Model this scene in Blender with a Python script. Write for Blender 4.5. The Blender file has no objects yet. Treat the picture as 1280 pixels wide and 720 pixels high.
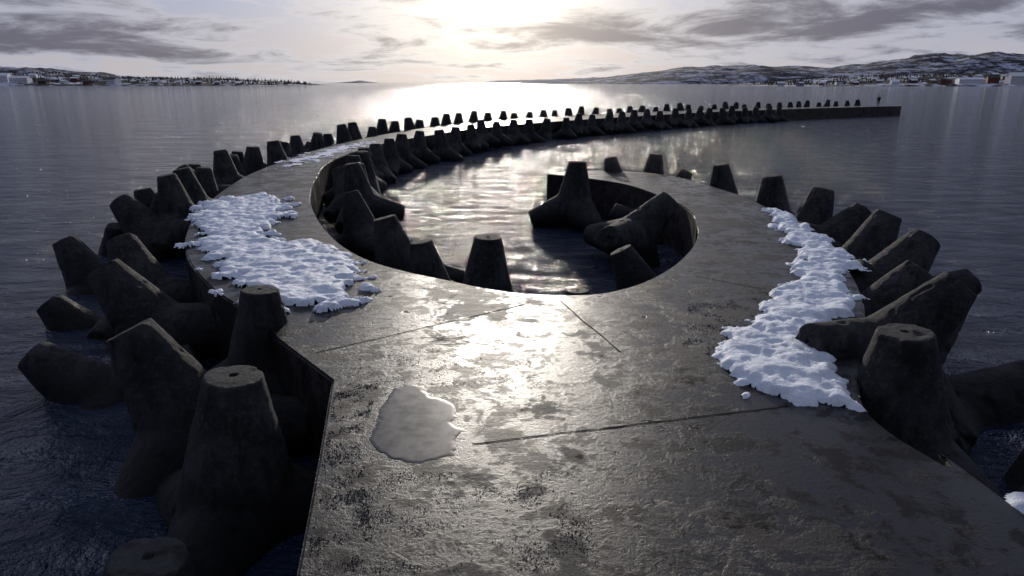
import bpy, bmesh, math, random
import numpy as np
from mathutils import Vector, Matrix, noise, Euler
from mathutils.bvhtree import BVHTree
random.seed(7)
S=bpy.context.scene
DECK=2.0      # deck level, metres
SEA=0.35      # water level

# ---------------------------------------------------------------- helpers
def link(o,parent=None):
    S.collection.objects.link(o)
    if parent: o.parent=parent
    return o
def mesh_obj(name,verts,faces,mat=None,parent=None,smooth=False):
    me=bpy.data.meshes.new(name); me.from_pydata(verts,[],faces); me.update()
    if mat: me.materials.append(mat)
    if smooth: me.polygons.foreach_set('use_smooth',[True]*len(me.polygons))
    return link(bpy.data.objects.new(name,me),parent)
def bm_obj(name,bm,mat=None,parent=None,smooth=False):
    me=bpy.data.meshes.new(name); bm.to_mesh(me); bm.free()
    if mat: me.materials.append(mat)
    if smooth: me.polygons.foreach_set('use_smooth',[True]*len(me.polygons))
    return link(bpy.data.objects.new(name,me),parent)
def pts(s):
    out=[]
    for q in s.replace('\n',' ').split(','):
        if q.strip(): out.append(tuple(float(a) for a in q.split()))
    return out

class NT:
    def __init__(s,nt): s.nt=nt; s.n=nt.nodes; s.l=nt.links
    def new(s,t,**kw):
        n=s.n.new(t)
        for k,v in kw.items(): setattr(n,k,v)
        return n
    def set(s,sock,v):
        if isinstance(v,bpy.types.NodeSocket): s.l.new(v,sock)
        else: sock.default_value=v
    def math(s,op,a,b=None,c=None,clamp=False):
        n=s.n.new('ShaderNodeMath'); n.operation=op; n.use_clamp=clamp
        s.set(n.inputs[0],a)
        if b is not None: s.set(n.inputs[1],b)
        if c is not None: s.set(n.inputs[2],c)
        return n.outputs[0]
    def mix(s,fac,a,b,blend='MIX'):
        n=s.n.new('ShaderNodeMix'); n.data_type='RGBA'; n.blend_type=blend; n.clamp_factor=True
        s.set(n.inputs[0],fac); s.set(n.inputs[6],a); s.set(n.inputs[7],b)
        return n.outputs[2]
    def noise(s,vec,scale,detail=4,rough=.5,dist=0):
        n=s.n.new('ShaderNodeTexNoise')
        s.l.new(vec,n.inputs['Vector']); n.inputs['Scale'].default_value=scale
        n.inputs['Detail'].default_value=detail; n.inputs['Roughness'].default_value=rough
        n.inputs['Distortion'].default_value=dist
        return n.outputs['Fac']
    def ss(s,v,a,b,lo=0.,hi=1.):
        n=s.n.new('ShaderNodeMapRange'); n.interpolation_type='SMOOTHSTEP'
        s.set(n.inputs[0],v); n.inputs[1].default_value=a; n.inputs[2].default_value=b
        n.inputs[3].default_value=lo; n.inputs[4].default_value=hi
        return n.outputs[0]
    def mapping(s,vec,scale=(1,1,1),rot=(0,0,0),loc=(0,0,0)):
        n=s.n.new('ShaderNodeMapping'); s.l.new(vec,n.inputs[0])
        n.inputs['Scale'].default_value=scale; n.inputs['Rotation'].default_value=rot; n.inputs['Location'].default_value=loc
        return n.outputs[0]
    def bump(s,h,dist,strength=1.,normal=None):
        n=s.n.new('ShaderNodeBump'); s.l.new(h,n.inputs['Height'])
        n.inputs['Distance'].default_value=dist; n.inputs['Strength'].default_value=strength
        if normal: s.l.new(normal,n.inputs['Normal'])
        return n.outputs[0]
def material(name):
    m=bpy.data.materials.new(name); m.use_nodes=True
    t=NT(m.node_tree); b=t.n['Principled BSDF']
    return m,t,b
def rgb(r,g,b): return (r,g,b,1)
def simple(name,col,rough=.8):
    m,t,b=material(name)
    g=t.new('ShaderNodeNewGeometry').outputs['Position']
    nz=t.noise(g,.8,2)
    c=t.mix(nz,rgb(*[x*.8 for x in col]),rgb(*[min(1,x*1.15) for x in col]))
    t.l.new(c,b.inputs['Base Color']); b.inputs['Roughness'].default_value=rough
    return m

# ---------------------------------------------------------------- materials
def mat_tetrapod():
    m,t,b=material('tetrapod_concrete')
    pos=t.new('ShaderNodeNewGeometry').outputs['Position']
    oi=t.new('ShaderNodeObjectInfo').outputs['Random']
    n1=t.noise(pos,1.3,4,.6); n2=t.noise(pos,13,6,.78)
    streak=t.noise(t.mapping(pos,(5,5,.7)),1.0,3,.6)
    c=t.mix(t.ss(n1,.35,.68),rgb(.016,.016,.018),rgb(.066,.065,.067))
    c=t.mix(t.ss(n2,.45,.70,0,.7),c,rgb(.13,.128,.125))
    c=t.mix(t.ss(streak,.46,.68,0,.75),c,rgb(.010,.010,.0105))
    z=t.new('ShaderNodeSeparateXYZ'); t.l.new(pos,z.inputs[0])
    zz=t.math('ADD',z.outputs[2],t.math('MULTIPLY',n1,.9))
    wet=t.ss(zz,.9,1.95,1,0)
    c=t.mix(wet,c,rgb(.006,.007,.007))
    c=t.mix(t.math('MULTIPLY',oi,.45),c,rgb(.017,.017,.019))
    t.l.new(c,b.inputs['Base Color'])
    r=t.math('SUBTRACT',t.ss(n2,.3,.7,.7,.95),t.math('MULTIPLY',wet,.25))
    t.l.new(r,b.inputs['Roughness'])
    b.inputs['Specular IOR Level'].default_value=.25
    t.l.new(t.bump(n2,.06,1.),b.inputs['Normal'])
    return m
def mat_deck():
    m,t,b=material('wet_concrete')
    pos=t.new('ShaderNodeNewGeometry').outputs['Position']
    big=t.noise(t.mapping(pos,loc=(4.7,2.2,0)),.36,3,.5,.6); mid=t.noise(pos,1.35,6,.66,.4); fine=t.noise(pos,20,5,.78)
    spot=t.noise(t.mapping(pos,loc=(1.3,7.1,0)),2.3,7,.72,.3)
    brush=t.noise(t.mapping(pos,(1.0,8,1),(0,0,.35)),1.2,4,.65)
    w=t.math('ADD',t.math('MULTIPLY',big,.50),t.math('MULTIPLY',mid,.50))
    w=t.math('ADD',w,t.math('MULTIPLY',t.math('SUBTRACT',spot,.5),.28))
    w=t.math('ADD',w,t.math('MULTIPLY',t.math('SUBTRACT',brush,.5),.12))
    damp=t.ss(w,.43,.51)
    puddle=t.ss(w,.63,.665)
    stain=t.ss(t.math('ADD',t.math('MULTIPLY',spot,.7),t.math('MULTIPLY',big,.3)),.51,.58)
    c=t.mix(t.ss(mid,.3,.7),rgb(.026,.023,.023),rgb(.066,.059,.057))
    c=t.mix(t.ss(fine,.5,.70,0,.6),c,rgb(.11,.1,.096))
    c=t.mix(t.math('MULTIPLY',damp,.84),c,rgb(.0095,.0083,.009))
    c=t.mix(t.math('MULTIPLY',stain,.78),c,rgb(.0085,.0075,.008))
    c=t.mix(puddle,c,rgb(.006,.006,.007))
    t.l.new(c,b.inputs['Base Color'])
    r=t.math('ADD',t.ss(damp,0,1,.56,.31),t.math('MULTIPLY',t.math('SUBTRACT',fine,.5),.34))
    r=t.math('ADD',r,t.math('MULTIPLY',t.math('SUBTRACT',brush,.5),.22))
    r=t.math('ADD',r,t.math('MULTIPLY',stain,.15))
    r=t.mix(puddle,r,rgb(.2,.2,.2))
    t.l.new(r,b.inputs['Roughness'])
    s_=t.math('MULTIPLY',t.ss(damp,0,1,.10,.25),t.math('SUBTRACT',1.0,t.math('MULTIPLY',stain,.6)))
    t.l.new(s_,b.inputs['Specular IOR Level'])
    h=t.math('ADD',t.math('MULTIPLY',fine,t.ss(damp,0,1,1.,.5)),t.math('MULTIPLY',brush,.2))
    h=t.math('ADD',h,t.math('MULTIPLY',stain,.12))
    h=t.math('MULTIPLY',h,t.math('SUBTRACT',1.0,t.math('MULTIPLY',puddle,.5)))
    t.l.new(t.bump(h,.015,.8),b.inputs['Normal'])
    return m
def mat_water():
    m,t,b=material('sea_water')
    pos=t.new('ShaderNodeNewGeometry').outputs['Position']
    a=t.noise(t.mapping(pos,(1,1.5,1),(0,0,.25)),.16,2,.5,.3)
    c1=t.noise(t.mapping(pos,(1,1.8,1),(0,0,-.15)),.6,6,.68,.6)
    c2=t.noise(t.mapping(pos,(1,1.3,1),(0,0,.3)),3.8,3,.6,.4)
    b.inputs['Base Color'].default_value=rgb(.008,.02,.05)
    b.inputs['Roughness'].default_value=.07
    b.inputs['IOR'].default_value=1.333
    h=t.math('ADD',t.math('MULTIPLY',a,1.0),t.math('ADD',t.math('MULTIPLY',c1,.56),t.math('MULTIPLY',c2,.095)))
    t.l.new(t.bump(h,1.0,1.),b.inputs['Normal'])
    return m
def mat_snow():
    m,t,b=material('snow')
    pos=t.new('ShaderNodeNewGeometry').outputs['Position']
    n1=t.noise(pos,10,7,.72)
    c=t.mix(t.ss(n1,.35,.6),rgb(.74,.81,.93),rgb(.9,.93,.98))
    t.l.new(c,b.inputs['Base Color']); b.inputs['Roughness'].default_value=.65
    t.l.new(t.bump(n1,.05,.9),b.inputs['Normal'])
    return m
def mat_hill(snowy,dark,lo,hi):
    m,t,b=material('hillside')
    pos=t.new('ShaderNodeNewGeometry').outputs['Position']
    n=t.noise(t.mapping(pos,(1,1,3.5)),.012,6,.68)
    n2=t.noise(pos,.05,4,.7)
    k=t.math('ADD',t.math('MULTIPLY',n,.65),t.math('MULTIPLY',n2,.35))
    c=t.mix(t.ss(k,lo,hi),dark,snowy)
    t.l.new(c,b.inputs['Base Color']); b.inputs['Roughness'].default_value=.95
    b.inputs['Specular IOR Level'].default_value=.1
    return m
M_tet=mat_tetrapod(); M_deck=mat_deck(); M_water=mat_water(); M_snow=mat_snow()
M_joint=simple('joint_tar',(.006,.0055,.0055),.9)
M_joint.node_tree.nodes['Principled BSDF'].inputs['Specular IOR Level'].default_value=.1
M_grit=simple('grit_stone',(.022,.020,.020),.85)

# ---------------------------------------------------------------- breakwater deck (plan, metres)
def catmull(p,n=6):
    out=[]
    for i in range(len(p)-1):
        p0=p[max(i-1,0)];p1=p[i];p2=p[i+1];p3=p[min(i+2,len(p)-1)]
        for k in range(n):
            t=k/n
            out.append(tuple(.5*((2*p1[j])+(-p0[j]+p2[j])*t+(2*p0[j]-5*p1[j]+4*p2[j]-p3[j])*t*t+(-p0[j]+3*p1[j]-3*p2[j]+p3[j])*t**3) for j in (0,1)))
    out.append(p[-1]); return out
left_edge=pts('-1.3 -6, -1.83 4.83, -1.98 5.73, -2.19 6.94, -2.53 8.80, -3.64 10.18')
outer=pts('''-5.04 12.00, -6.22 13.45, -7.74 15.79, -9.00 18.49, -10.25 22.21, -11.51 28.11, -12.10 33.59, -12.08 43.65,
-10.28 56.07, -6.31 69.04, 0.93 81.53, 12.85 94.25, 32.42 109.93, 48.51 118.89, 72.06 131.76''')
inner=pts('''68.96 125.00, 54.37 116.98, 43.02 109.93, 29.76 100.79, 15.91 87.44, 5.17 75.56, -2.11 65.88, -5.59 57.42, -8.68 47.78,
-9.60 37.18, -8.57 30.08, -7.36 24.83, -6.03 20.82, -4.67 17.69, -3.53 15.79, -2.50 14.71, -1.35 13.87, -0.32 13.17, 0.79 12.84,
1.91 13.00, 3.11 14.18, 4.34 16.36, 5.18 18.70, 5.78 22.21, 5.37 25.39, 4.34 28.58, 1.61 31.45''')
rout=pts('''2.25 32.18, 4.56 32.64, 6.90 31.17, 7.89 28.11, 8.53 24.12, 8.26 19.25, 7.72 15.57, 6.85 12.74, 5.80 10.54, 4.70 8.42,
4.52 7.45, 4.73 6.60, 4.98 5.73, 5.8 -6''')
C_outer=catmull([left_edge[-1]]+outer)[1:]; C_inner=catmull(inner); C_rout=catmull(rout)
outline=left_edge+C_outer+C_inner+C_rout
bm=bmesh.new()
vs=[bm.verts.new((x,y,DECK)) for x,y in outline]
top=bm.faces.new(vs)
bm.normal_update()
if top.normal.z<0: top.normal_flip()
r=bmesh.ops.extrude_face_region(bm,geom=[top])
newf=[g for g in r['geom'] if isinstance(g,bmesh.types.BMFace)]
for v in {v for fc in newf for v in fc.verts}: v.co.z=DECK
for v in vs: v.co.z=-1.6
bmesh.ops.recalc_face_normals(bm,faces=bm.faces)
topf=max(bm.faces,key=lambda q:sum(v.co.z for v in q.verts)/len(q.verts))
bmesh.ops.bevel(bm,geom=list(topf.edges),offset=.035,segments=2,affect='EDGES')
bmesh.ops.triangulate(bm,faces=[q for q in bm.faces if len(q.verts)>4],ngon_method='EAR_CLIP')
deck=bm_obj('breakwater_pier',bm,M_deck)

# ---------------------------------------------------------------- tetrapods
LEG=1.95
DIRS=[Vector((0,0,1))]+[Vector((math.sqrt(8)/3*math.cos(a),math.sqrt(8)/3*math.sin(a),-1/3)) for a in (0,2*math.pi/3,4*math.pi/3)]
def tet_src(voxel,it,r2=.36):
    bm=bmesh.new()
    for d in DIRS:
        q=Vector((0,0,1)).rotation_difference(d).to_matrix().to_4x4()
        bmesh.ops.create_cone(bm,cap_ends=True,segments=36,radius1=.82,radius2=r2,depth=LEG,matrix=q@Matrix.Translation((0,0,LEG/2)))
    me=bpy.data.meshes.new('src'); bm.to_mesh(me); bm.free()
    o=link(bpy.data.objects.new('src',me))
    md=o.modifiers.new('r','REMESH'); md.mode='VOXEL'; md.voxel_size=voxel
    md=o.modifiers.new('s','SMOOTH'); md.iterations=it; md.factor=.5
    dg=bpy.context.evaluated_depsgraph_get()
    res=bpy.data.meshes.new_from_object(o.evaluated_get(dg))
    bpy.data.objects.remove(o); bpy.data.meshes.remove(me)
    return res
def make_tet(name,src,seed,holes):
    res=src.copy(); res.name=name
    n=len(res.vertices); co=np.zeros(n*3); no=np.zeros(n*3)
    res.vertices.foreach_get('co',co); res.vertices.foreach_get('normal',no)
    co=co.reshape(-1,3); no=no.reshape(-1,3)
    k=np.zeros(n)
    for i in range(n):
        p=Vector(co[i])+Vector((seed*7.3,0,0))
        c=noise.noise(p*4.5)
        k[i]=noise.noise(p*1.7)*.018+noise.noise(p*9)*.007-(max(0,c-.33))*.09
    out=co+no*k[:,None]
    if holes:
        for d in DIRS:
            dv=np.array(d); ax=co@dv; rad=np.linalg.norm(co-ax[:,None]*dv,axis=1)
            m=(ax>LEG-.12)&(rad<.05)
            out[m]-=dv*.16
    res.vertices.foreach_set('co',out.ravel()); res.update()
    res.polygons.foreach_set('use_smooth',[True]*len(res.polygons))
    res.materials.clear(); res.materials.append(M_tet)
    return res
src_h=tet_src(.033,2)
HI=[make_tet('tetrapod_mesh',src_h,i,True) for i in range(3)]
src_l=tet_src(.08,1)
LO=[make_tet('tetrapod_mesh_far',src_l,i+5,False) for i in range(3)]
def tet(x,y,z,yaw,az=0,tilt=0,s=1.0):
    """tetrapod whose upper leg ends at (x,y,z); az/tilt say which way and how far that leg leans"""
    a=math.radians(az)
    R=Matrix.Rotation(math.radians(tilt),3,Vector((-math.sin(a),math.cos(a),0)))@Matrix.Rotation(math.radians(yaw),3,'Z')
    c=Vector((x,y,z))-R@Vector((0,0,LEG*s))
    o=link(bpy.data.objects.new('tetrapod',random.choice(HI if math.hypot(x,y)<24 else LO)))
    o.matrix_world=Matrix.Translation(c)@R.to_4x4()@Matrix.Scale(s,4)
    return o
for a in [ # left, outside the ring
 (-3.52,7.93,2.45,25,0,4),(-5.92,9.89,2.35,0,175,26),(-4.32,11.19,2.6,80,0,3,.85),(-8.64,13.91,2.25,0,175,35),
 (-9.97,16.99,2.2,10,150,30,.95),(-12.77,19.02,1.7,0,170,28,.9),(-13.28,22.92,2.2,-5,170,40),(-13.06,24.11,2.4,70,180,10,.8),
 (-12.09,23.66,2.3,10,20,12,.8),(-14.18,29.39,2.5,0,170,35,.9),(-14.63,31.77,2.4,90,0,4,.75),(-14.35,33.97,2.5,0,160,10,.8),
 (-14.58,36.82,2.5,50,0,5,.75),(-11.23,15.72,.9,0,180,40,.9),(-9.05,11.95,1.1,30,180,50,.9),(-3.52,5.57,1.6,15,30,8),(-3.83,9.37,.6,15,0,20),
 # right, outside the arm
 (4.65,32.64,2.6,20,120,20,.8),(6.97,33.52,2.7,70,0,4,.85),(8.35,32.64,2.0,10,0,25,.8),(8.82,29.12,2.7,40,170,8,.9),
 (9.66,25.48,2.7,0,180,6,.95),(10.18,22.27,2.7,60,15,14,.95),(10.98,21.10,2.2,60,10,45,.9),(10.22,18.27,2.6,60,0,22,.95),
 (9.71,15.65,2.5,60,15,42),(8.49,13.73,2.3,50,0,35,.8),(7.83,11.52,2.5,60,15,40,.9),(5.35,8.72,2.75,60,190,4),
 (4.58,9.9,2.15,0,195,76,.8),(9.39,11.17,1.0,0,0,60),(10.70,15.25,1.6,60,0,60,.9),(7.2,7.6,1.3,40,20,25,.9),(8.2,9.0,1.1,10,40,30,.9),
 # inside the basin
 (2.62,27.59,3.0,60,0,3,.95),(5.13,22.02,2.4,0,15,45,.95),(2.90,17.85,1.7,20,165,28,.9),(-.60,16.73,2.3,30,0,2,.95),
 (-2.39,17.50,2.0,50,170,10,.8),(-3.56,18.74,2.4,5,170,15,.9),(-5.57,23.37,2.4,60,150,18,.85),(-7.41,29.39,2.5,0,140,25,.8),
 (1.65,16.46,1.0,15,0,0,.8),(3.86,26.10,1.3,15,170,60,.8)]:
    tet(*a)
def row(path,off,spacing,zr,start,end,tiltmax=12,s=.8,xmax=999):
    acc=0; nxt=start
    for i in range(len(path)-1):
        a=Vector(path[i]); b=Vector(path[i+1]); L=(b-a).length
        if L<1e-6: continue
        while nxt<=acc+L:
            if nxt>end: return
            p=a+(b-a)*((nxt-acc)/L); t=(b-a)/L; n=Vector((-t.y,t.x))
            q=p+n*(off+random.uniform(-.3,.3))
            if q.x>xmax: return
            tet(q.x,q.y,random.uniform(*zr),random.uniform(0,120),random.uniform(0,360),random.uniform(0,tiltmax),s*random.uniform(.92,1.08))
            nxt+=spacing*random.uniform(.85,1.18)
        acc+=L
row(C_outer,1.3,2.5,(2.55,3.1),15,999,13,.85,xmax=62.5)
row(C_outer,2.9,2.6,(1.3,1.9),15,60,30,.8)
row(C_inner,1.5,2.95,(2.45,2.9),34,135,11,.86)

# ---------------------------------------------------------------- snow patches
def pip(px,py,poly):
    ins=np.zeros(px.shape,bool); n=len(poly)
    for i in range(n):
        x1,y1=poly[i];x2,y2=poly[(i+1)%n]
        if y1==y2: continue
        c=((y1>py)!=(y2>py))&(px<(x2-x1)*(py-y1)/(y2-y1)+x1)
        ins^=c
    return ins
def pdist(px,py,poly):
    d=np.full(px.shape,1e9); n=len(poly)
    for i in range(n):
        x1,y1=poly[i];x2,y2=poly[(i+1)%n]; dx=x2-x1;dy=y2-y1; L=dx*dx+dy*dy+1e-12
        t=np.clip(((px-x1)*dx+(py-y1)*dy)/L,0,1)
        d=np.minimum(d,np.hypot(px-x1-t*dx,py-y1-t*dy))
    return d
def patch(name,poly,step,hgt,edge,jag,mat,z0=DECK,seed=0,lump=.5,fs=1.5):
    xs=[p[0] for p in poly]; ys=[p[1] for p in poly]
    gx=np.arange(min(xs)-.4,max(xs)+.4,step); gy=np.arange(min(ys)-.4,max(ys)+.4,step)
    X,Y=np.meshgrid(gx,gy)
    d=pdist(X,Y,poly)*np.where(pip(X,Y,poly),1,-1)
    N=np.zeros(X.shape); N2=np.zeros(X.shape)
    for j,i in np.argwhere(d>-jag*1.5):
        q=Vector((X[j,i],Y[j,i],seed))
        N[j,i]=noise.fractal(q*fs,1,2,5)
        N2[j,i]=noise.fractal(q*2.6+Vector((9,9,9)),.8,2.1,5)
    dd=d+N*jag
    k=np.clip(dd/edge,0,1); k=k*(2-k)
    Z=np.where(dd<=0,z0-.02,z0-.02+k*hgt*(1+lump*N2))
    keep=dd>-step*1.2
    idx=-np.ones(X.shape,int); idx[keep]=np.arange(keep.sum())
    V=np.stack([X[keep],Y[keep],Z[keep]],1)
    q=np.stack([idx[:-1,:-1],idx[:-1,1:],idx[1:,1:],idx[1:,:-1]],-1).reshape(-1,4)
    q=q[q.min(1)>=0]
    return mesh_obj(name,V.tolist(),q.tolist(),mat,smooth=True)
sl=pts('''-10.52 24.47, -9.12 25.01, -7.9 24.12, -7.1 21.36, -6.75 18.70, -6.2 17.50, -4.96 17.23, -3.85 15.95, -3.07 14.18, -2.92 12.84,
-3.06 12.09, -3.74 11.86, -4.71 12.33, -5.66 13.00, -6.53 14.18, -7.11 15.57, -8.15 16.96, -9.11 19.25, -10.51 22.21''')
sr=pts('''8.46 22.21, 8.95 21.92, 8.49 19.25, 8.27 17.23, 8.13 15.57, 7.28 14.18, 6.81 12.74, 5.87 11.55, 4.92 10.18, 4.67 8.94, 4.41 7.94,
3.92 7.99, 3.37 8.17, 3.05 8.67, 3.10 9.22, 3.08 10.25, 3.92 10.84, 4.75 12.24, 5.96 14.18, 6.93 15.95, 7.48 18.70''')
patch('snow_patch',sl,.045,.12,.35,.75,M_snow,seed=1,lump=.42,fs=1.8)
patch('snow_patch',sr,.04,.12,.3,.40,M_snow,seed=4,lump=.42,fs=1.9)
patch('snow_patch',pts('-12.0 36.40, -11.60 42.59, -10.85 47.14, -9.80 49.11, -10.08 41.59, -10.76 36.40, -11.11 32.95'),.12,.05,.4,1.6,M_snow,seed=8)
patch('snow_patch',pts('5.07 6.00, 5.25 5.89, 5.04 5.60, 4.90 5.83'),.03,.08,.15,.1,M_snow,seed=9)

# ---------------------------------------------------------------- water
water=mesh_obj('sea_water',[(-30000,-3000,SEA),(30000,-3000,SEA),(30000,40000,SEA),(-30000,40000,SEA)],[(0,1,2,3)],M_water)

# ---------------------------------------------------------------- joints
def ribbon(a,b,w=.034,z=DECK+.004):
    a=Vector(a);b=Vector(b);L=(b-a).length;n=max(2,int(L/.15));t=(b-a)/L;s=Vector((-t.y,t.x))
    V=[];F=[]
    for i in range(n+1):
        p=a+(b-a)*i/n+s*noise.noise(Vector((i*.35,a.x,a.y)))*.02
        ww=w*(.5+.9*abs(noise.noise(Vector((i*.7,a.y,3)))))
        V+=[(*(p+s*ww/2),z),(*(p-s*ww/2),z)]
        if i: F.append((2*i-2,2*i-1,2*i+1,2*i))
    return V,F
JV=[];JF=[]
jt=pts('''-3.03 9.81, 0.33 12.28, 0.92 12.43, 1.67 9.84, -0.46 7.03, 3.56 7.99, 3.94 14.18, 5.13 13.17, 4.92 17.69, 7.13 17.23,
-8.65 17.69, -6.18 21.36, -11.5 29.31, -8.6 29.06, 5.30 25.01, 8.08 25.97''')
for a,b in zip(jt[::2],jt[1::2]):
    V,F=ribbon(a,b); o=len(JV); JV+=V; JF+=[tuple(i+o for i in q) for q in F]
mesh_obj('expansion_joint',JV,JF,M_joint)

# ---------------------------------------------------------------- frozen puddle + grit
m,t,b=material('puddle_ice')
pos=t.new('ShaderNodeNewGeometry').outputs['Position']
n=t.noise(pos,3,5,.7); n9=t.noise(pos,30,4,.7)
c=t.mix(t.ss(n,.35,.65),rgb(.022,.024,.029),rgb(.05,.053,.062))
c=t.mix(t.ss(n9,.5,.7,0,.5),c,rgb(.075,.078,.088))
t.l.new(c,b.inputs['Base Color'])
t.l.new(t.ss(n,.3,.7,.30,.42),b.inputs['Roughness']); b.inputs['Specular IOR Level'].default_value=.2
patch('puddle',pts('-1.80 8.75, -1.16 8.68, -0.72 8.1, -0.55 7.41, -0.62 6.8, -0.96 6.52, -1.42 6.6, -1.76 7.0, -1.84 7.41, -1.72 7.94'),.016,.025,.16,.12,m,seed=3,lump=0,fs=2.6)
def grit(name,poly,n,smin,smax):
    xs=[p[0] for p in poly]; ys=[p[1] for p in poly]; V=[];F=[]
    base=[(1,0,0),(-1,0,0),(0,1,0),(0,-1,0),(0,0,1)]
    fs=[(0,2,4),(2,1,4),(1,3,4),(3,0,4)]
    X=np.random.RandomState(n).uniform(min(xs),max(xs),n*4); Y=np.random.RandomState(n+1).uniform(min(ys),max(ys),n*4)
    ins=pip(X,Y,poly)
    for x,y in zip(X[ins],Y[ins]):
        if noise.fractal(Vector((x*2.6,y*2.6,0)),1,2,4)<random.uniform(-.1,.6): continue
        s=random.uniform(smin,smax)*random.random()**1.5+.002; a=random.random()*6.28; o=len(V)
        for p in base:
            q=Vector(p)*s*random.uniform(.5,1.3); q.rotate(Euler((0,0,a))); V.append((x+q.x,y+q.y,DECK+max(0,q.z)*.6))
        F+=[tuple(i+o for i in q) for q in fs]
    return mesh_obj(name,V,F,M_grit)
grit('gravel',pts('-2.45 8.67, -1.84 8.72, -1.74 6.94, -1.19 5.03, -1.77 4.88, -2.02 6.29'),9000,.005,.016)
grit('gravel',pts('-1.80 6.44, 0.69 6.44, 0.82 4.88, -1.43 4.88'),6000,.003,.01)
grit('gravel',pts('3.32 12.24, 5.01 12.74, 3.35 9.84, 2.53 9.52'),5000,.006,.02)
grit('gravel',pts('-2.5 9.5, 0 10.5, 0.5 8.5, -2.2 8.6'),4000,.003,.011)

# ---------------------------------------------------------------- far shores
def terrain(name,prof,y0,depth,mat,rough,seed,nx=260,ny=22):
    x0=prof[0][0]; x1=prof[-1][0]; V=[];F=[]
    for j in range(ny+1):
        k=j/ny; e=math.sin(min(1,k*1.15)*math.pi/2)**.8 if k<.87 else max(0,1-(k-.87)/.2)
        for i in range(nx+1):
            x=x0+(x1-x0)*i/nx; h=np.interp(x,[p[0] for p in prof],[p[1] for p in prof])
            q=Vector((x*.004,(y0+depth*k)*.004,seed))
            hh=h*e*(1+rough*noise.fractal(q*2,1,2,5))+ (noise.noise(q*30)*rough*8 if k>0 else 0)*min(1,h/15)
            sh=y0+depth*k+(noise.noise(Vector((x*.01,seed,0)))*60)*(1-k)
            V.append((x,sh,max(hh,-.5) if k>0 else -1))
    for j in range(ny):
        for i in range(nx):
            a=j*(nx+1)+i; F.append((a,a+1,a+nx+2,a+nx+1))
    mesh_obj(name,V,F,mat,smooth=True)
    return BVHTree.FromPolygons([Vector(v) for v in V],F)
def ground(bvh,x,y):
    h=bvh.ray_cast(Vector((x,y,500)),Vector((0,0,-1)))
    return h[0].z if h[0] else None
M_h1=mat_hill(rgb(.55,.57,.66),rgb(.035,.034,.045),.47,.60)
M_h2=mat_hill(rgb(.65,.67,.74),rgb(.02,.018,.02),.49,.56)
M_h3=mat_hill(rgb(.3,.3,.36),rgb(.2,.2,.25),.4,.6)  # far islands: both tones paled, distance haze painted into the base colour
terrain('hill',[(152,0),(366,18),(640,54),(792,72),(1097,80),(1280,74),(1493,70),(1706,98),(1950,130),(2316,132),(2925,91),(3839,30)],2600,900,M_h1,.14,2)
right=terrain('shore_land',[(404,0),(485,4),(566,8),(660,13.5),(755,17.5),(863,20),(1024,24),(1429,13)],1110,420,M_h2,.3,5)
left=terrain('shore_land',[(-1737,30),(-1127,24),(-975,23),(-868,17),(-762,14),(-640,14),(-518,8),(-408,0)],1260,420,M_h2,.3,9)
terrain('hill',[(-4360,140),(-2953,98),(-2250,70),(-1934,35),(-1547,21),(-1266,0)],3000,700,M_h1,.2,12)
terrain('island',[(-410,0),(-164,25),(164,29),(492,41),(984,57),(1805,49),(2133,0)],7000,900,M_h3,.2,15,120,8)
terrain('island',[(-1714,0),(-1523,15),(-1447,27),(-1386,15),(-1257,0)],6500,400,M_h3,.1,17,60,8)

walls={k:simple('wall_'+k,c) for k,c in dict(white=(.8,.8,.82),red=(.16,.045,.04),ochre=(.26,.2,.12),grey=(.22,.22,.24),brown=(.07,.055,.05)).items()}
M_win=simple('window_glass',(.02,.025,.03),.2); M_roofs=simple('roof_snow',(.85,.87,.92)); M_roofd=simple('roof_dark',(.06,.06,.065))
def house(bvh,x,y,w,h,wk,snowy):
    z=ground(bvh,x,y)
    if z is None: z=1
    z=max(z,1.0); d=w*.5+4; rot=random.uniform(-.4,.4); roof=M_roofs if snowy else M_roofd
    e=link(bpy.data.objects.new('wooden_house',None)); e.location=(x,y,z); e.rotation_euler=(0,0,rot)
    r=h*.45
    V=[(-w/2,-d/2,-4),(w/2,-d/2,-4),(w/2,d/2,-4),(-w/2,d/2,-4),(-w/2,-d/2,h),(w/2,-d/2,h),(w/2,d/2,h),(-w/2,d/2,h),(-w/2,0,h+r),(w/2,0,h+r)]
    F=[(0,1,5,4),(2,3,7,6),(1,2,6,9,5),(3,0,4,8,7)]
    mesh_obj('walls',V,F,walls[wk],e)
    o=.6; k=r/(d/2)
    V=[(-w/2-o,-d/2-o,h-o*k+.1),(w/2+o,-d/2-o,h-o*k+.1),(w/2+o,0,h+r+.1),(-w/2-o,0,h+r+.1),(-w/2-o,d/2+o,h-o*k+.1),(w/2+o,d/2+o,h-o*k+.1)]
    V+=[(a,b_,c+.3) for a,b_,c in V]
    F=[(0,1,2,3),(3,2,5,4),(6,7,8,9),(9,8,11,10),(0,1,7,6),(4,5,11,10),(0,3,9,6),(3,4,10,9),(1,2,8,7),(2,5,11,8)]
    mesh_obj('roof',V,F,roof,e)
    V=[];F=[]; n=max(2,int(w/3))
    for fl in range(max(1,int(h/2.8))):
        for i in range(n):
            cx=-w/2+w*(i+.5)/n; cz=1.5+fl*2.7; o2=len(V)
            V+=[(cx-.5,-d/2-.03,cz-.6),(cx+.5,-d/2-.03,cz-.6),(cx+.5,-d/2-.03,cz+.6),(cx-.5,-d/2-.03,cz+.6)]; F.append((o2,o2+1,o2+2,o2+3))
    mesh_obj('windows',V,F,M_win,e)
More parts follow.
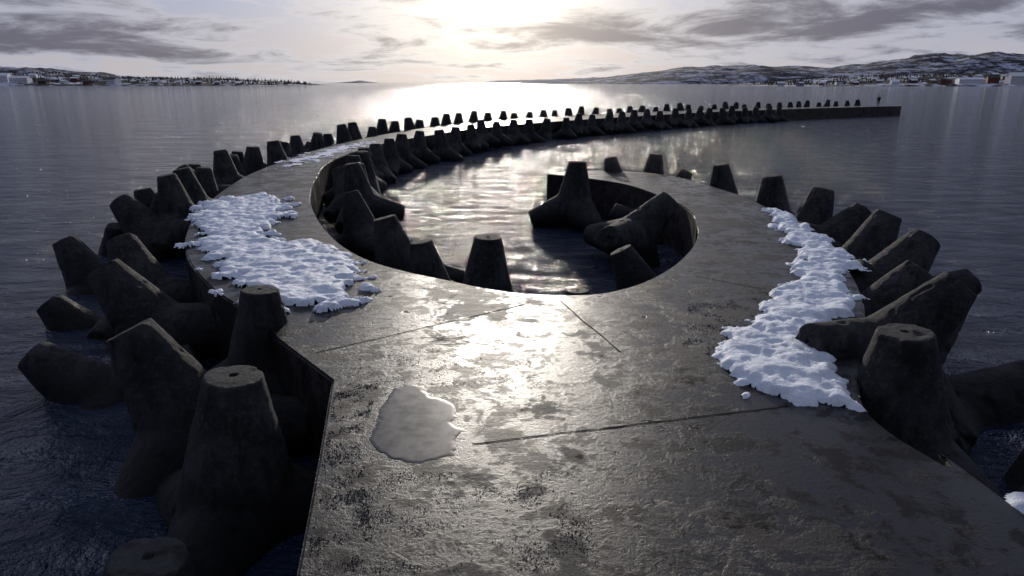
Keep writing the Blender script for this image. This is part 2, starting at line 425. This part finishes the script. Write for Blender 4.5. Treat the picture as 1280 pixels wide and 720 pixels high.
for x,y,w,h,wk,rf in [(434,1150,10,4,'white',1),(469,1160,9,4,'grey',1),(499,1150,8,4,'ochre',1),(537,1170,10,4,'white',0),(553,1150,9,4,'red',1),(606,1180,9,4,'grey',1),(617,1150,11,4,'white',1),(652,1160,10,4,'brown',1),(688,1170,11,4,'ochre',1),(701,1150,11,5,'red',0),(735,1145,36,6,'white',1),(771,1145,16,9,'red',0),(808,1145,24,12,'white',1),(844,1145,18,10,'brown',1),(850,1230,12,5,'ochre',1),(778,1230,11,4,'grey',1),(697,1240,11,4,'white',1),(882,1150,16,6,'red',1),
 (590,1230,9,4,'white',1),(640,1260,9,4,'ochre',1),(745,1210,10,4,'white',1),(815,1250,12,5,'white',1),(870,1290,12,5,'grey',1)]:
    house(right,x,y,w,h,wk,rf)
for x,y,w,h,wk,rf in [(-986,1305,44,9,'white',1),(-937,1305,36,10,'white',1),(-895,1300,30,8,'white',1),(-854,1300,14,5,'brown',0),(-816,1300,12,5,'white',1),(-774,1300,12,5,'red',0),(-726,1300,20,8,'white',0),(-688,1300,10,4,'ochre',1),(-650,1300,10,4,'grey',1),(-608,1300,9,4,'white',1),(-571,1300,10,4,'brown',1),(-537,1300,9,4,'grey',1),(-499,1300,9,3,'grey',1),(-979,1390,16,5,'ochre',1),(-931,1390,12,5,'white',1),(-851,1390,12,5,'red',1),(-800,1380,10,4,'white',1),(-960,1350,18,5,'white',1)]:
    house(left,x,y,w,h,wk,rf)
bm=bmesh.new()
for dx,dy in ((-1,-1),(1,-1),(0,1)):
    bmesh.ops.create_cone(bm,cap_ends=True,segments=6,radius1=.45,radius2=.2,depth=42,matrix=Matrix.Translation((dx*.8,dy*.8,21)))
for k in range(14):
    bmesh.ops.create_cube(bm,size=1,matrix=Matrix.Translation((0,0,3*k+1.5))@Matrix.Rotation(.6*(-1)**k,4,'Y')@Matrix.Diagonal((2.4,1.8,.3,1)))
bmesh.ops.create_cube(bm,size=1,matrix=Matrix.Translation((0,0,36))@Matrix.Diagonal((5,2,1,1)))
mast=bm_obj('radio_mast',bm,walls['brown']); mast.location=(-1022,1400,(ground(left,-1022,1400) or 14)-1)
def treeline(name,bvh,xs,ys,n,hs):
    V=[];F=[]
    for i in range(n):
        x=random.uniform(*xs); y=random.uniform(*ys); zz=ground(bvh,x,y)
        if zz is None or zz<1 or noise.noise(Vector((x*.02,y*.02,0)))<random.uniform(-.5,.3): continue
        h=random.uniform(*hs)
        for lv in range(4):
            r=h*.3*(1-lv*.22)*random.uniform(.8,1.2); zb=zz+h*(.05+.22*lv); o=len(V); k=7
            for a in range(k):
                V.append((x+r*math.cos(a*6.283/k)*random.uniform(.7,1.2),y+r*math.sin(a*6.283/k),zb+random.uniform(-.3,.3)))
            V.append((x,y,zb+h*.36)); F+=[(o+a,o+(a+1)%k,o+k) for a in range(k)]
    return mesh_obj(name,V,F,M_tree)
M_tree=simple('conifer_needles',(.03,.032,.03),.9)
treeline('distant_trees',left,(-1150,-430),(1310,1600),1300,(3,7))
treeline('distant_trees',right,(450,1000),(1170,1450),1300,(3,6))

# ---------------------------------------------------------------- person on the pier end
e=link(bpy.data.objects.new('person',None)); e.location=(65.6,126.6,DECK); e.rotation_euler=(0,0,2.4)
def skin(name,verts,edges,rad,mat,root=0):
    me=bpy.data.meshes.new(name); me.from_pydata(verts,edges,[]); o=link(bpy.data.objects.new(name,me),e)
    o.modifiers.new('s','SKIN'); 
    for v,r in zip(me.skin_vertices[0].data,rad): v.radius=(r,r)
    me.skin_vertices[0].data[root].use_root=True
    o.modifiers.new('ss','SUBSURF').levels=1; o.modifiers['ss'].render_levels=2
    me.materials.append(mat); return o
M_coat=simple('dark_coat',(.02,.02,.025)); M_skin=simple('skin_tone',(.45,.28,.2),.6); M_hat=simple('knit_hat',(.03,.02,.02))
skin('clothed_body',[(0,0,.95),(0,0,1.2),(0,0,1.42),(0,.01,1.52),(-.2,0,1.42),(-.27,.03,1.14),(-.24,.12,.9),(.2,0,1.42),(.27,.03,1.14),(.24,.12,.9),(-.1,0,.9),(-.12,.05,.5),(-.13,0,.09),(-.14,.13,.05),(.1,0,.9),(.13,.0,.5),(.15,-.05,.09),(.16,.08,.05)],
 [(0,1),(1,2),(2,3),(2,4),(4,5),(5,6),(2,7),(7,8),(8,9),(0,10),(10,11),(11,12),(12,13),(0,14),(14,15),(15,16),(16,17)],
 [.17,.17,.16,.07,.08,.065,.05,.08,.065,.05,.11,.08,.06,.045,.11,.08,.06,.045],M_coat)
skin('head',[(0,.01,1.52),(0,.02,1.62),(0,.03,1.7)],[(0,1),(1,2)],[.055,.1,.09],M_skin)
skin('knit_hat',[(0,.02,1.70),(0,.01,1.77)],[(0,1)],[.108,.07],M_hat)

# ---------------------------------------------------------------- world
SUN_EL=10.0; SUN_AZ=-1.5
w=bpy.data.worlds.new('World'); S.world=w; w.use_nodes=True
t=NT(w.node_tree); bg=t.n['Background']
sky=t.new('ShaderNodeTexSky'); sky.sky_type='NISHITA'; sky.sun_disc=False
sky.sun_elevation=math.radians(SUN_EL); sky.sun_rotation=math.radians(SUN_AZ)
sky.air_density=1.0; sky.dust_density=1.0; sky.ozone_density=3.0
d=t.new('ShaderNodeTexCoord').outputs['Generated']
sp=t.new('ShaderNodeSeparateXYZ'); t.l.new(d,sp.inputs[0])
z=t.math('MAXIMUM',sp.outputs[2],0.0)
zc=t.math('ADD',z,.12)
cb=t.new('ShaderNodeCombineXYZ')
t.l.new(t.math('DIVIDE',sp.outputs[0],zc),cb.inputs[0]); t.l.new(t.math('DIVIDE',sp.outputs[1],zc),cb.inputs[1])
cv=cb.outputs[0]
az=t.math('ARCTAN2',sp.outputs[0],sp.outputs[1])
def blob(a0,e0,sa,se,amp):   # a cloud bank at azimuth a0, elevation e0 (degrees)
    a=t.math('MULTIPLY',t.math('SUBTRACT',az,math.radians(a0)),1/math.radians(sa))
    b_=t.math('MULTIPLY',t.math('SUBTRACT',z,math.radians(e0)),1/math.radians(se))
    q=t.math('ADD',t.math('MULTIPLY',a,a),t.math('MULTIPLY',b_,b_))
    return t.math('MULTIPLY',t.math('EXPONENT',t.math('MULTIPLY',q,-1.0)),amp)
c1=t.noise(t.mapping(cv,(1,1.0,1),loc=(3.1,1.7,0)),1.05,8,.64,.4)
dens=c1
for bl in [(-33,3.0,10,1.5,.15),(-27,6.8,13,.9,.18),(19,4.4,10,1.7,.17),(8,3.6,6,1.1,.12),(34,5.5,8,1.9,.13),(-9,3.2,5,.6,.07)]:
    dens=t.math('ADD',dens,blob(*bl))
cloud=t.ss(dens,.43,.53)
thick=t.ss(dens,.49,.70)
sd=Vector((math.sin(math.radians(SUN_AZ))*math.cos(math.radians(SUN_EL)),math.cos(math.radians(SUN_AZ))*math.cos(math.radians(SUN_EL)),math.sin(math.radians(SUN_EL))))
dt=t.new('ShaderNodeVectorMath',operation='DOT_PRODUCT'); t.l.new(d,dt.inputs[0]); dt.inputs[1].default_value=sd
ang=t.math('ARCCOSINE',t.math('MINIMUM',dt.outputs['Value'],1.0))
wide=t.math('EXPONENT',t.math('MULTIPLY',ang,-4.0))
tight=t.math('EXPONENT',t.math('MULTIPLY',ang,-12))
# colours are ten times the radiance wanted: the Background strength is 0.1
hazef=t.ss(z,0,.14,1,0)
base=t.mix(.85,sky.outputs[0],rgb(2.3,3.0,5.2))
base=t.mix(t.math('MULTIPLY',hazef,.85),base,rgb(5.0,4.65,4.8))
lit=t.mix(wide,rgb(3.7,3.9,5.0),rgb(9,8.5,7.8))
drk=t.mix(wide,rgb(.85,.9,1.4),rgb(2.6,2.4,2.7))
ccol=t.mix(thick,lit,drk)
col_=t.mix(t.math('MULTIPLY',cloud,.94),base,ccol)
back=t.ss(sp.outputs[1],-.6,.6,.5,1.0)
col_=t.mix(1.0,col_,back,'MULTIPLY')
g1=t.mix(1.0,col_,t.mix(wide,rgb(0,0,0),rgb(3.0,2.45,1.7)),'ADD')
glow=t.mix(tight,rgb(0,0,0),rgb(18,16,12.6))
glow=t.mix(1.0,glow,t.ss(thick,0,1,1.,.55),'MULTIPLY')
g2=t.mix(1.0,g1,glow,'ADD')
t.l.new(g2,bg.inputs['Color']); bg.inputs['Strength'].default_value=.1
sl_=bpy.data.lights.new('sun','SUN'); sl_.energy=2.5; sl_.angle=math.radians(2.0); sl_.color=(1,.92,.82)
so=link(bpy.data.objects.new('sun',sl_)); so.rotation_euler=(-sd).to_track_quat('-Z','Y').to_euler()

# ---------------------------------------------------------------- camera
cd=bpy.data.cameras.new('camera'); cam=link(bpy.data.objects.new('camera',cd)); S.camera=cam
cd.lens=24.0; cd.sensor_width=36; cd.clip_end=60000; cd.clip_start=.1
cam.location=(0,0,6.0); cam.rotation_euler=(math.radians(90-16.76),0,0)
S.view_settings.view_transform='Standard'; S.view_settings.look='None'; S.view_settings.exposure=0
